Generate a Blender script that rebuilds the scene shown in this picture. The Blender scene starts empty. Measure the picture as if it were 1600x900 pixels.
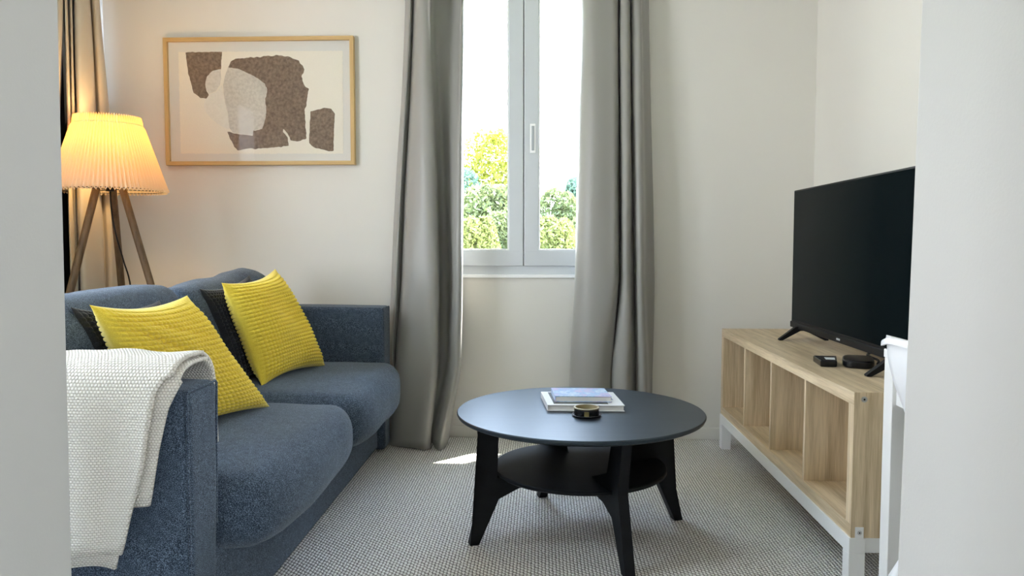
import bpy, bmesh, math, random
from mathutils import Vector, Matrix, noise
PI = math.pi
sc = bpy.context.scene
C = sc.collection

# ------------------------------------------------------------------ camera
F_PX, CAM_H = 1203.0, 1.013
cam_d = bpy.data.cameras.new('camera'); cam = bpy.data.objects.new('camera', cam_d); C.objects.link(cam)
cam_d.sensor_width = 36; cam_d.lens = F_PX * 36 / 1600; cam_d.clip_start = .02; cam_d.clip_end = 500
cam.location = (0, 0, CAM_H)
cam.rotation_euler = (PI/2 - math.atan(71.5/F_PX), 0, math.atan(48/F_PX))
sc.camera = cam
# ------------------------------------------------------------------ view
sc.view_settings.view_transform = 'Standard'
try: sc.view_settings.look = 'None'
except Exception: pass
sc.view_settings.gamma = 1; sc.view_settings.use_curve_mapping = False
sc.view_settings.exposure = 1.55
sc.cycles.max_bounces = 12; sc.cycles.diffuse_bounces = 6; sc.cycles.transparent_max_bounces = 12
sc.cycles.sample_clamp_indirect = 8
sc.cycles.use_denoising = True
# ------------------------------------------------------------------ sky
SKY = 7.0
w = bpy.data.worlds.new('sky'); sc.world = w; w.use_nodes = True
nt = w.node_tree; bg = nt.nodes['Background']
tc = nt.nodes.new('ShaderNodeTexCoord'); sx = nt.nodes.new('ShaderNodeSeparateXYZ'); cr = nt.nodes.new('ShaderNodeValToRGB')
nt.links.new(tc.outputs['Generated'], sx.inputs[0]); nt.links.new(sx.outputs['Z'], cr.inputs[0]); nt.links.new(cr.outputs[0], bg.inputs[0])
cr.color_ramp.elements[0].position = 0; cr.color_ramp.elements[0].color = (.92, .95, 1, 1)
cr.color_ramp.elements[1].position = .6; cr.color_ramp.elements[1].color = (.58, .75, 1, 1)
bg.inputs[1].default_value = SKY
# ------------------------------------------------------------------ sun
sd = bpy.data.lights.new('sun', 'SUN'); sd.energy = 15; sd.angle = .009; sd.color = (1, .95, .86)
so = bpy.data.objects.new('sun', sd); C.objects.link(so)
el, az = math.radians(65), math.radians(45)
so.rotation_euler = Vector((-math.cos(el)*math.sin(az), -math.cos(el)*math.cos(az), -math.sin(el))).to_track_quat('-Z', 'Y').to_euler()
so.location = (3, 8, 8)
def portal(name, loc, normal, sx_, sy_):
    d = bpy.data.lights.new(name, 'AREA'); d.shape = 'RECTANGLE'; d.size = sx_; d.size_y = sy_; d.cycles.is_portal = True
    o = bpy.data.objects.new(name, d); C.objects.link(o); o.location = loc
    o.rotation_euler = Vector(normal).to_track_quat('-Z', 'Y').to_euler()
portal('daylight_front_window', (-.098, 4.26, 1.607), (0, -1, 0), 1.06, 1.54)
portal('daylight_side_window', (-2.53, 3.775, 2.01), (1, 0, 0), .35, .58)
portal('daylight_near_window', (-2.53, 1.75, 1.45), (1, 0, 0), 1.3, 1.5)
portal('daylight_fill_window', (1.42, -1.0, 1.45), (-1, 0, 0), 1.0, 1.1)  # portal of the added hall window, fill from the camera side

# ------------------------------------------------------------------ helpers
def link(name, me, mat=None, parent=None, smooth=True, bevel=0):
    o = bpy.data.objects.new(name, me); C.objects.link(o)
    if mat: me.materials.append(mat)
    if smooth:
        for p in me.polygons: p.use_smooth = True
    if parent: o.parent = parent
    if bevel:
        b = o.modifiers.new('bevel', 'BEVEL'); b.width = bevel; b.segments = 3; b.limit_method = 'ANGLE'; b.harden_normals = True
    return o
def mesh(name, vs, fs, mat=None, parent=None, smooth=True, bevel=0, uv=None):
    me = bpy.data.meshes.new(name); me.from_pydata([tuple(v) for v in vs], [], fs); me.update()
    if uv:
        l = me.uv_layers.new(name='UVMap')
        for p in me.polygons:
            for li in p.loop_indices: l.data[li].uv = uv[me.loops[li].vertex_index]
    return link(name, me, mat, parent, smooth, bevel)
class MB:
    def __init__(s): s.v = []; s.f = []
    def box(s, a, b):
        (x0, y0, z0), (x1, y1, z1) = a, b; n = len(s.v)
        s.v += [(x0,y0,z0),(x1,y0,z0),(x1,y1,z0),(x0,y1,z0),(x0,y0,z1),(x1,y0,z1),(x1,y1,z1),(x0,y1,z1)]
        s.f += [tuple(n+i for i in q) for q in ((0,3,2,1),(4,5,6,7),(0,1,5,4),(1,2,6,5),(2,3,7,6),(3,0,4,7))]
        return s
    def hexa(s, pts):
        n = len(s.v); s.v += list(pts)
        s.f += [tuple(n+i for i in q) for q in ((0,3,2,1),(4,5,6,7),(0,1,5,4),(1,2,6,5),(2,3,7,6),(3,0,4,7))]
        return s
    def prism(s, poly, fn, t0, t1):
        """poly: 2D outline; fn(a,b,t)->3D"""
        n = len(s.v); k = len(poly)
        s.v += [fn(a, b, t0) for a, b in poly] + [fn(a, b, t1) for a, b in poly]
        s.f += [tuple(n+i for i in range(k))[::-1], tuple(n+k+i for i in range(k))]
        s.f += [(n+i, n+(i+1) % k, n+k+(i+1) % k, n+k+i) for i in range(k)]
        return s
    def lathe(s, prof, c=(0,0,0), seg=64, cap=True):
        n = len(s.v); m = len(prof)
        for i in range(seg):
            a = 2*PI*i/seg
            s.v += [(c[0]+r*math.cos(a), c[1]+r*math.sin(a), c[2]+z) for r, z in prof]
        for i in range(seg):
            j = (i+1) % seg
            s.f += [(n+i*m+k, n+j*m+k, n+j*m+k+1, n+i*m+k+1) for k in range(m-1)]
        if cap:
            if prof[0][0] > 1e-6: s.f.append(tuple(n+i*m for i in range(seg))[::-1])
            if prof[-1][0] > 1e-6: s.f.append(tuple(n+i*m+m-1 for i in range(seg)))
        return s
    def tube(s, pts, r, seg=10):
        pts = [Vector(p) for p in pts]; n = len(s.v); rr = r if isinstance(r, (list, tuple)) else [r]*len(pts)
        ref = Vector((0, 0, 1))
        if abs((pts[-1]-pts[0]).normalized().z) > .9: ref = Vector((1, 0, 0))
        for i, p in enumerate(pts):
            t = (pts[min(i+1, len(pts)-1)] - pts[max(i-1, 0)]).normalized()
            a = t.cross(ref).normalized(); b = t.cross(a).normalized()
            for k in range(seg):
                q = 2*PI*k/seg; s.v.append(tuple(p + rr[i]*(math.cos(q)*a + math.sin(q)*b)))
        for i in range(len(pts)-1):
            for k in range(seg):
                k2 = (k+1) % seg; s.f.append((n+i*seg+k, n+i*seg+k2, n+(i+1)*seg+k2, n+(i+1)*seg+k))
        s.f.append(tuple(n+k for k in range(seg))[::-1]); s.f.append(tuple(n+(len(pts)-1)*seg+k for k in range(seg)))
        return s
    def build(s, name, mat=None, parent=None, smooth=False, bevel=0):
        o = mesh(name, s.v, s.f, mat, parent, smooth, bevel)
        me = o.data; bm = bmesh.new(); bm.from_mesh(me); bmesh.ops.recalc_face_normals(bm, faces=bm.faces); bm.to_mesh(me); bm.free()
        return o
def autosmooth(o, ang=40):
    me = o.data; bm = bmesh.new(); bm.from_mesh(me)
    for e in bm.edges:
        if len(e.link_faces) == 2 and e.calc_face_angle(0) > math.radians(ang): e.smooth = False
    for f in bm.faces: f.smooth = True
    bm.to_mesh(me); bm.free(); return o
def thing(name, label, cat, loc=(0,0,0), group=None):
    o = bpy.data.objects.new(name, None); C.objects.link(o); o.location = loc; o.empty_display_size = .05
    o['label'] = label; o['category'] = cat
    if group: o['group'] = group
    bpy.context.view_layer.update()
    return o
def tag(o, label, cat, group=None):
    o['label'] = label; o['category'] = cat
    if group: o['group'] = group
    return o
def struct(o): o['kind'] = 'structure'; return o
def adopt(root):
    """children were built in world coordinates: keep them there"""
    bpy.context.view_layer.update()
    inv = root.matrix_world.inverted()
    for c in root.children:
        if c.matrix_parent_inverse == Matrix.Identity(4): c.matrix_parent_inverse = inv
def crom(P, n):
    """Catmull-Rom resample of a list of tuples into n per span"""
    out = []; m = len(P)
    for i in range(m-1):
        p0 = P[max(i-1,0)]; p1 = P[i]; p2 = P[i+1]; p3 = P[min(i+2,m-1)]
        for k in range(n):
            t = k/n
            out.append(tuple(.5*((2*b)+(-a+c)*t+(2*a-5*b+4*c-d)*t*t+(-a+3*b-3*c+d)*t**3) for a, b, c, d in zip(p0,p1,p2,p3)))
    out.append(tuple(P[-1])); return out
_yw, _pt = math.atan(48/F_PX), math.atan(71.5/F_PX)
FW = Vector((-math.sin(_yw)*math.cos(_pt), math.cos(_yw)*math.cos(_pt), -math.sin(_pt))); RT = Vector((math.cos(_yw), math.sin(_yw), 0))
def pxX(px, Y, z=1.0):
    """survey: the X of a point at depth Y and height z sighted at bearing px"""
    a = (px-800)/F_PX; k = RT-a*FW
    return -(Y*k.y+(z-CAM_H)*k.z)/k.x
def pxY(px, X, z=1.0):
    a = (px-800)/F_PX; k = RT-a*FW
    return -(X*k.x+(z-CAM_H)*k.z)/k.y

# ------------------------------------------------------------------ materials
def newmat(name, color=(.8,.8,.8), rough=.5, metal=0, spec=.5):
    m = bpy.data.materials.new(name); m.use_nodes = True
    b = m.node_tree.nodes['Principled BSDF']
    b.inputs['Base Color'].default_value = (*color, 1); b.inputs['Roughness'].default_value = rough
    b.inputs['Metallic'].default_value = metal; b.inputs['Specular IOR Level'].default_value = spec
    return m
def nd(m, t, **k):
    n = m.node_tree.nodes.new(t)
    for a, v in k.items(): setattr(n, a, v)
    return n
def lk(m, a, b): m.node_tree.links.new(a, b)
def P(m): return m.node_tree.nodes['Principled BSDF']
def coords(m, kind='Object', scale=(1,1,1)):
    t = nd(m, 'ShaderNodeTexCoord'); mp = nd(m, 'ShaderNodeMapping'); mp.inputs['Scale'].default_value = scale
    lk(m, t.outputs[kind], mp.inputs[0]); return mp.outputs[0]
def noisy(m, co, scale, detail=3, rough=.55):
    n = nd(m, 'ShaderNodeTexNoise'); n.inputs['Scale'].default_value = scale; n.inputs['Detail'].default_value = detail; n.inputs['Roughness'].default_value = rough
    lk(m, co, n.inputs[0]); return n.outputs[0]
def ramp(m, fac, stops):
    r = nd(m, 'ShaderNodeValToRGB'); e = r.color_ramp.elements
    while len(e) < len(stops): e.new(.5)
    for i, (p, c) in enumerate(stops): e[i].position = p; e[i].color = (*c, 1)
    lk(m, fac, r.inputs[0]); return r.outputs[0]
def bump(m, h, strength=.3, dist=.001):
    b = nd(m, 'ShaderNodeBump'); b.inputs['Strength'].default_value = strength; b.inputs['Distance'].default_value = dist
    lk(m, h, b.inputs['Height']); lk(m, b.outputs[0], P(m).inputs['Normal']); return b
def math_(m, op, a, b=None, c=None):
    n = nd(m, 'ShaderNodeMath', operation=op)
    for i, v in enumerate((a, b, c)):
        if v is None: continue
        if isinstance(v, (int, float)): n.inputs[i].default_value = v
        else: lk(m, v, n.inputs[i])
    return n.outputs[0]
def paint(name, col, rough=.6, bs=.08):
    m = newmat(name, col, rough, spec=.3); co = coords(m)
    lk(m, ramp(m, noisy(m, co, 1.3, 4), [(.3, tuple(c*.97 for c in col)), (.7, col)]), P(m).inputs['Base Color'])
    bump(m, noisy(m, co, 220, 3), bs, .002); return m
M = {}
M['wall'] = paint('wall_paint', (.76, .735, .675), .75)
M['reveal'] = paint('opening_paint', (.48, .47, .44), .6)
M['ceiling'] = paint('ceiling_paint', (.82, .81, .79), .8)
M['trimwhite'] = paint('trim_paint', (.74, .715, .66), .45)
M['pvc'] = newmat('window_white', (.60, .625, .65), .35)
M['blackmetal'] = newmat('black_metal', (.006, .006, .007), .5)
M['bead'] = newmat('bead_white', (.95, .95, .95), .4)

def m_carpet():
    m = newmat('woven_carpet', rough=.95, spec=.1); t = nd(m, 'ShaderNodeTexCoord'); s = nd(m, 'ShaderNodeSeparateXYZ'); lk(m, t.outputs['Object'], s.inputs[0])
    wob = math_(m, 'MULTIPLY', math_(m, 'SUBTRACT', noisy(m, t.outputs['Object'], 55, 2), .5), .9); wob2 = math_(m, 'MULTIPLY', math_(m, 'SUBTRACT', noisy(m, t.outputs['Object'], 43, 2), .5), .5)
    x = math_(m, 'ADD', math_(m, 'MULTIPLY', s.outputs[0], 1/.0112), wob2); y = math_(m, 'ADD', math_(m, 'MULTIPLY', s.outputs[1], 1/.0185), wob)
    fx = math_(m, 'FLOOR', x); st = math_(m, 'MULTIPLY', fx, .5)
    sx_ = math_(m, 'ABSOLUTE', math_(m, 'SINE', math_(m, 'MULTIPLY', x, PI)))
    skew = math_(m, 'MULTIPLY', math_(m, 'FRACT', x), .35)
    yy = math_(m, 'ADD', math_(m, 'ADD', y, st), skew)
    sy_ = math_(m, 'ABSOLUTE', math_(m, 'SINE', math_(m, 'MULTIPLY', yy, PI)))
    h = math_(m, 'POWER', math_(m, 'MULTIPLY', sx_, sy_), .75)
    co = t.outputs['Object']
    n2 = noisy(m, co, 300, 2); h2 = math_(m, 'ADD', h, math_(m, 'MULTIPLY', math_(m, 'SUBTRACT', n2, .5), .8))
    c = ramp(m, h2, [(.10, (.17, .155, .14)), (.40, (.74, .71, .66)), (.72, (.97, .95, .91))])
    lk(m, c, P(m).inputs['Base Color']); bump(m, h2, .9, .004); return m
M['carpet'] = m_carpet()
def m_fabric(name, dark, mid, light, sc_=700, bs=.5):
    m = newmat(name, rough=.92, spec=.15); co = coords(m)
    n = noisy(m, co, sc_, 2, .6); n2 = noisy(m, co, 60, 3)
    f = math_(m, 'ADD', math_(m, 'MULTIPLY', n, .88), math_(m, 'MULTIPLY', n2, .12))
    lk(m, ramp(m, f, [(.36, dark), (.5, mid), (.66, light)]), P(m).inputs['Base Color'])
    P(m).inputs['Sheen Weight'].default_value = .22; P(m).inputs['Sheen Roughness'].default_value = .4; P(m).inputs['Sheen Tint'].default_value = (.85, .93, 1, 1)
    bump(m, n, bs, .0015); return m
M['denim'] = m_fabric('blue_grey_upholstery', (.009, .014, .022), (.044, .062, .090), (.20, .26, .35), 520)
def m_cloth(name, col, rough=.8, trans=.12):
    m = newmat(name, col, rough, spec=.25); co = coords(m, scale=(1, 1, 1))
    bump(m, noisy(m, co, 900, 2), .15, .0006)
    P(m).inputs['Sheen Weight'].default_value = .2
    if trans:
        tr = nd(m, 'ShaderNodeBsdfTranslucent'); tr.inputs[0].default_value = (*col, 1); mx = nd(m, 'ShaderNodeMixShader'); mx.inputs[0].default_value = trans
        lk(m, P(m).outputs[0], mx.inputs[1]); lk(m, tr.outputs[0], mx.inputs[2]); lk(m, mx.outputs[0], m.node_tree.nodes['Material Output'].inputs[0])
    return m
M['curtain'] = m_cloth('grey_satin_curtain', (.31, .302, .275), .4, .02); P(M['curtain']).inputs['Specular IOR Level'].default_value = .42
M['curtain_side'] = m_cloth('beige_grey_curtain', (.52, .47, .37), .6, .03)
def m_wool(name, a, b_, bs=.3, sc_=500):
    m = newmat(name, rough=.9, spec=.15); co = coords(m); n = noisy(m, co, sc_, 2)
    lk(m, ramp(m, n, [(.35, a), (.65, b_)]), P(m).inputs['Base Color']); bump(m, n, bs, .001)
    P(m).inputs['Sheen Weight'].default_value = .3; return m
M['yellow'] = m_wool('mustard_yellow_waffle', (.77, .55, .035), (.93, .73, .10))
M['charcoal'] = m_wool('charcoal_waffle', (.012, .013, .017), (.03, .032, .038))
def m_knit():
    m = newmat('cream_knit', rough=.92, spec=.1); u = nd(m, 'ShaderNodeTexCoord'); s = nd(m, 'ShaderNodeSeparateXYZ'); lk(m, u.outputs['UV'], s.inputs[0])
    a = math_(m, 'MULTIPLY', s.outputs[0], 1/.0075); b = math_(m, 'MULTIPLY', s.outputs[1], 1/.0056)
    st = math_(m, 'MULTIPLY', math_(m, 'FLOOR', b), .5)
    h = math_(m, 'MULTIPLY', math_(m, 'ABSOLUTE', math_(m, 'SINE', math_(m, 'MULTIPLY', math_(m, 'ADD', a, st), PI))), math_(m, 'ABSOLUTE', math_(m, 'SINE', math_(m, 'MULTIPLY', b, PI))))
    h = math_(m, 'POWER', h, .6)
    lk(m, ramp(m, h, [(.05, (.54, .49, .41)), (.55, (.83, .78, .70)), (1, (.90, .86, .78))]), P(m).inputs['Base Color'])
    bump(m, h, .9, .003); return m
M['knit'] = m_knit()
def m_wood(name, axis, dark, light, sc_=9, rough=.45, fine=.35):
    s = [sc_*4]*3; s[axis] = sc_*.18
    m = newmat(name, rough=rough, spec=.35); co = coords(m, scale=tuple(s)); n = noisy(m, co, 1, 5, .6)
    s2 = [sc_*60]*3; s2[axis] = sc_*1.2; n2 = noisy(m, coords(m, scale=tuple(s2)), 1, 2)
    f = math_(m, 'ADD', math_(m, 'MULTIPLY', n, 1-fine), math_(m, 'MULTIPLY', n2, fine))
    lk(m, ramp(m, f, [(.36, dark), (.64, light)]), P(m).inputs['Base Color']); bump(m, n2, .12, .0008); return m
OD, OL = (.46, .34, .20), (.80, .65, .44)
M['oak_x'] = m_wood('oak_grain_x', 0, OD, OL); M['oak_y'] = m_wood('oak_grain_y', 1, OD, OL); M['oak_z'] = m_wood('oak_grain_z', 2, OD, OL)
M['frame_x'] = m_wood('frame_oak_x', 0, (.50, .32, .12), (.66, .47, .22)); M['frame_z'] = m_wood('frame_oak_z', 2, (.50, .32, .12), (.66, .47, .22))
M['walnut'] = m_wood('lamp_wood', 2, (.075, .043, .02), (.19, .115, .055), 12)
M['blackwood'] = m_wood('black_stained_wood', 0, (.003, .0035, .0045), (.007, .008, .010), 10, .5); P(M['blackwood']).inputs['Specular IOR Level'].default_value = .22; M['blacktop'] = m_wood('black_stained_top', 0, (.006, .007, .010), (.014, .017, .022), 10, .40); P(M['blacktop']).inputs['Specular IOR Level'].default_value = .9; P(M['blacktop']).inputs['Specular Tint'].default_value = (.62, .84, 1, 1)  # blue sky reflection put into the tabletop's specular tint
M['white'] = newmat('white_lacquer', (.82, .82, .80), .35)
M['whiteleg'] = newmat('white_table_leg', (.78, .77, .74), .4)
M['chairplastic'] = newmat('white_plastic', (.85, .85, .85), .3)
M['black'] = newmat('black_plastic', (.007, .007, .008), .45, spec=.2)
M['blackgloss'] = newmat('black_glossy_plastic', (.006, .006, .007), .25, spec=.3)
M['screen'] = newmat('tv_screen', (.003, .006, .007), .10, spec=.06)
P(M['screen']).inputs['IOR'].default_value = 1.3
M['steel'] = newmat('screw_steel', (.55, .55, .53), .35, metal=.9)
M['paper'] = newmat('page_edges', (.72, .70, .66), .8)
def m_glass(nm='window_glass', k0=.025):
    m = bpy.data.materials.new(nm); m.use_nodes = True; m.node_tree.nodes.clear()
    o = nd(m, 'ShaderNodeOutputMaterial'); t = nd(m, 'ShaderNodeBsdfTransparent'); g = nd(m, 'ShaderNodeBsdfGlossy'); g.inputs['Roughness'].default_value = .01
    f = nd(m, 'ShaderNodeLayerWeight'); mx = nd(m, 'ShaderNodeMixShader')
    ff = math_(m, 'ADD', k0, math_(m, 'MULTIPLY', math_(m, 'POWER', f.outputs['Facing'], 5), .6))
    lk(m, ff, mx.inputs[0]); lk(m, t.outputs[0], mx.inputs[1]); lk(m, g.outputs[0], mx.inputs[2]); lk(m, mx.outputs[0], o.inputs[0]); return m
M['glass'] = m_glass(); M['glazing'] = m_glass('picture_glazing', .004)

# ------------------------------------------------------------------ setting
XL, XR, YB, YF, ZC = -2.25, 1.36, 3.95, .95, 2.5
YN = .62                                   # hall side of the opening's wall
struct(MB().box((-2.6, -2.1, -.2), (2.0, 4.25, 0)).build('floor', M['carpet']))
struct(MB().box((-2.6, -2.1, ZC), (2.0, 4.25, ZC+.2)).build('ceiling', M['ceiling']))
WX0, WX1, WZ0, WZ1 = -.618, .422, .843, 2.37
b = MB().box((-2.6, YB, 0), (WX0, 4.25, ZC)); b.box((WX1, YB, 0), (XR+.25, 4.25, ZC)); b.box((WX0, YB, 0), (WX1, 4.25, WZ0)); b.box((WX0, YB, WZ1), (WX1, 4.25, ZC))
struct(b.build('wall_back', M['wall']))
# left wall with two openings
b = MB(); X0 = -2.5
b.box((X0, YF, 0), (XL, 1.1, ZC)); b.box((X0, 2.4, 0), (XL, 2.9, ZC))
b.box((X0, 1.1, 0), (XL, 2.4, .7)); b.box((X0, 1.1, 2.2), (XL, 2.4, ZC))
b.box((X0, 2.9, 0), (XL, YB, 1.72)); b.box((X0, 2.9, 2.3), (XL, YB, ZC)); b.box((X0, 2.9, 1.72), (XL, 3.6, 2.3))
struct(b.build('wall_left', M['wall']))
struct(MB().box((XR, YF, 0), (XR+.25, YB, ZC)).build('wall_right', M['wall']))
# wall that holds the opening the picture looks through (its jambs lean a touch)
def jl(z): return -.6075 + (z-.6)*.010
def jr(z): return .4395 + (z-.6)*.0125
b = MB()
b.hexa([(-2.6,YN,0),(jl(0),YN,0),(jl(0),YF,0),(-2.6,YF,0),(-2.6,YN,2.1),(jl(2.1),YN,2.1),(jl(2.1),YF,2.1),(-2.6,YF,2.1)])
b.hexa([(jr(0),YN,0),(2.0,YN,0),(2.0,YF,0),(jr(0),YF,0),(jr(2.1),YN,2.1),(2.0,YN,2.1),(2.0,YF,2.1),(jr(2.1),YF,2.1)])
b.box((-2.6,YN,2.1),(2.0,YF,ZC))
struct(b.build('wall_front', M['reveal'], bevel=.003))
# hall behind the camera
b = MB().box((1.2,-2.0,0),(1.4,-1.5,ZC)); b.box((1.2,-.5,0),(1.4,YN,ZC)); b.box((1.2,-1.5,0),(1.4,-.5,.9)); b.box((1.2,-1.5,2.0),(1.4,-.5,ZC))
struct(b.build('wall_hall_right', M['wall']))
b = MB().box((-1.4,-2.0,0),(-1.2,YN,ZC)); struct(b.build('wall_hall_left', M['wall']))
b = MB().box((-1.2,-2.0,0),(1.2,-1.8,ZC)); struct(b.build('wall_hall_back', M['wall']))
# baseboards
def base(name, a, b_, ax):
    (x0,y0),(x1,y1) = a,b_
    m = MB().box((x0,y0,0),(x1,y1,.062)); 
    struct(m.build(name, M['trimwhite'], bevel=.004))
base('baseboard_back', (XL, YB-.014), (XR, YB), 0)
base('baseboard_right', (XR-.014, YF), (XR, YB-.014), 1)
base('baseboard_left', (XL, YF), (XL+.014, YB-.014), 1)

# front window
def window(name, x0, x1, z0, z1, y, d):
    r = bpy.data.objects.new(name, None); C.objects.link(r); struct(r)
    fr = .05; st = .075; xc = (x0+x1)/2
    m = MB()
    m.box((x0,y,z0),(x1,y+d,z0+fr)); m.box((x0,y,z1-fr),(x1,y+d,z1)); m.box((x0,y,z0+fr),(x0+fr,y+d,z1-fr)); m.box((x1-fr,y,z0+fr),(x1,y+d,z1-fr))
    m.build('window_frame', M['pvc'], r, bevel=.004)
    for s in (0, 1):
        a, b_ = (x0+fr-.01, xc-.0018) if s == 0 else (xc+.0018, x1-fr+.01)
        za, zb = z0+fr-.002, z1-fr
        yy = y-.012
        m = MB(); m.box((a,yy,za),(b_,yy+.06,za+st+.006)); m.box((a,yy,zb-st),(b_,yy+.06,zb)); m.box((a,yy,za+st),(a+st,yy+.06,zb-st)); m.box((b_-st,yy,za+st),(b_,yy+.06,zb-st))
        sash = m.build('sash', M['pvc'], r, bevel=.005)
        i = .007; g = MB(); ya = yy+.002
        gx0, gx1, gz0, gz1 = a+st, b_-st, za+st+.006, zb-st
        g.box((gx0,ya,gz0),(gx1,ya+.02,gz0+i)); g.box((gx0,ya,gz1-i),(gx1,ya+.02,gz1)); g.box((gx0,ya,gz0+i),(gx0+i,ya+.02,gz1-i)); g.box((gx1-i,ya,gz0+i),(gx1,ya+.02,gz1-i))
        g.build('glazing_bead', M['bead'], sash)
        MB().box((gx0,yy+.028,gz0),(gx1,yy+.032,gz1)).build('pane', M['glass'], sash)
    MB().box((xc-.012,y+.022,z0+fr),(xc+.012,y+.045,z1-fr)).build('centre_seal', newmat('grey_seal', (.12,.125,.13), .6), r)
    if name == 'window_1':
        h = MB(); h.box((-.066,y-.0155,1.466),(-.038,y-.012,1.614)); o = h.build('handle_plate', M['bead'], r, bevel=.003)
        h = MB(); h.box((-.058,y-.020,1.478),(-.045,y-.0145,1.602)); h.build('handle_grip', newmat('grey_handle', (.42,.45,.47), .4), o, bevel=.003)
    return r
window('window_1', WX0, WX1, WZ0, WZ1, YB+.014, .06)
struct(MB().box((WX0-.0, YB-.012, WZ0-.012), (WX1+.0, YB+.014, WZ0+.004)).build('trim_1', M['bead'], bevel=.002))
def side_window(name, y0, y1, z0, z1, x):
    r = bpy.data.objects.new(name, None); C.objects.link(r); struct(r); fr = .06 if y1-y0 > 1 else .03
    m = MB(); m.box((x,y0,z0),(x+.06,y1,z0+fr)); m.box((x,y0,z1-fr),(x+.06,y1,z1)); m.box((x,y0,z0),(x+.06,y0+fr,z1)); m.box((x,y1-fr,z0),(x+.06,y1,z1)); (m.box((x,(y0+y1)/2-.05,z0),(x+.06,(y0+y1)/2+.05,z1)) if y1-y0 > 1 else None)
    m.build('window_frame', M['pvc'], r, bevel=.004)
    MB().box((x+.028,y0+fr,z0+fr),(x+.032,y1-fr,z1-fr)).build('pane', M['glass'], r)
side_window('window_2', 3.6, YB, 1.72, 2.3, -2.5)
def m_diffuser():
    m = bpy.data.materials.new('light_diffuser'); m.use_nodes = True; m.node_tree.nodes.clear(); o = nd(m, 'ShaderNodeOutputMaterial')
    d = nd(m, 'ShaderNodeBsdfDiffuse'); d.inputs[0].default_value = (.8,.8,.8,1); t = nd(m, 'ShaderNodeBsdfTranslucent'); t.inputs[0].default_value = (.55,.57,.60,1)
    mx = nd(m, 'ShaderNodeMixShader'); mx.inputs[0].default_value = .45; lk(m, d.outputs[0], mx.inputs[1]); lk(m, t.outputs[0], mx.inputs[2]); lk(m, mx.outputs[0], o.inputs[0]); return m
MB().box((-2.266, 3.601, 1.721), (-2.264, 3.949, 2.299)).build('diffuser', m_diffuser(), bpy.data.objects['window_2'])  # translucent sheet added to dim the leaking daylight and leave a bright strip
side_window('window_3', 1.1, 2.4, .7, 2.2, -2.5)
side_window('fill_window', -1.5, -.5, .9, 2.0, 1.33)  # unseen window added behind the camera for fill light
# black strip added to darken the gap between the side curtains
struct(MB().box((XL+.004, 3.36, .05), (XL+.05, 3.50, 2.3)).build('dark_gap_strip', M['blackmetal']))
# outside ground
def m_grass():
    m = newmat('lawn', rough=.9); co = coords(m); lk(m, ramp(m, noisy(m, co, 3, 5), [(.3, (.08,.14,.03)), (.7, (.16,.24,.05))]), P(m).inputs['Base Color']); return m
struct(MB().box((-60, 4.6, -3.4), (60, 120, -3.2)).build('ground', m_grass()))

# ------------------------------------------------------------------ sofa
def soft(name, c, h, r, mat, parent, fn=None, n=12, nr=6, wr=0, seed=0):
    """rounded box: centre c, half sizes h, corner radius r, optional vertex function fn(u,v,w,p)->p"""
    def axis(hh):
        rr = min(r, hh*.98)
        a = [-hh + rr*(1-math.cos(PI/2*i/nr)) for i in range(nr)]
        inner = [(-(hh-rr) + 2*(hh-rr)*i/n) for i in range(n+1)]
        return a + inner + [-x for x in a[::-1]]
    ax = [axis(x) for x in h]; vs = []; idx = {}; fs = []
    def vid(i, j, k):
        key = (i, j, k)
        if key not in idx:
            p = [ax[0][i], ax[1][j], ax[2][k]]
            q = [max(-(h[t]-min(r,h[t]*.98)), min(h[t]-min(r,h[t]*.98), p[t])) for t in range(3)]
            d = Vector([p[t]-q[t] for t in range(3)])
            # cube -> sphere style corner
            if d.length > 1e-9:
                d = d.normalized()*min(r, min(h)*.98 if False else r)
                P_ = Vector(q)+Vector([d[t]*min(1, min(r,h[t]*.98)/r) for t in range(3)])
            else: P_ = Vector(q)
            u = [P_[t]/h[t] for t in range(3)]
            if fn: P_ = Vector(fn(u[0], u[1], u[2], P_))
            if wr:
                nn = noise.noise(Vector((P_.x*5+seed, P_.y*5, P_.z*5)))*wr + noise.noise(Vector((P_.x*14, P_.y*14+seed, P_.z*14)))*wr*.4
                dd = Vector(u); dd = dd.normalized() if dd.length > 0 else Vector((0,0,1)); P_ = P_ + dd*nn
            idx[key] = len(vs); vs.append(tuple(P_ + Vector(c)))
        return idx[key]
    L = [len(a)-1 for a in ax]
    for t in range(3):
        a, b_ = [(1,2),(2,0),(0,1)][t]
        for side in (0, L[t]):
            for i in range(L[a]):
                for j in range(L[b_]):
                    q = []
                    for (di, dj) in ((0,0),(1,0),(1,1),(0,1)):
                        k = [0,0,0]; k[t] = side; k[a] = i+di; k[b_] = j+dj; q.append(vid(*k))
                    fs.append(tuple(q if side else q[::-1]))
    return mesh(name, vs, fs, mat, parent, True)
SF = -.768   # arm front plane
sofa = thing('sofa', 'blue-grey fabric two-seat sofa along the left side with padded seat and back cushions', 'sofa', (-1.15, 2.7, 0))
D = M['denim']
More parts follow.
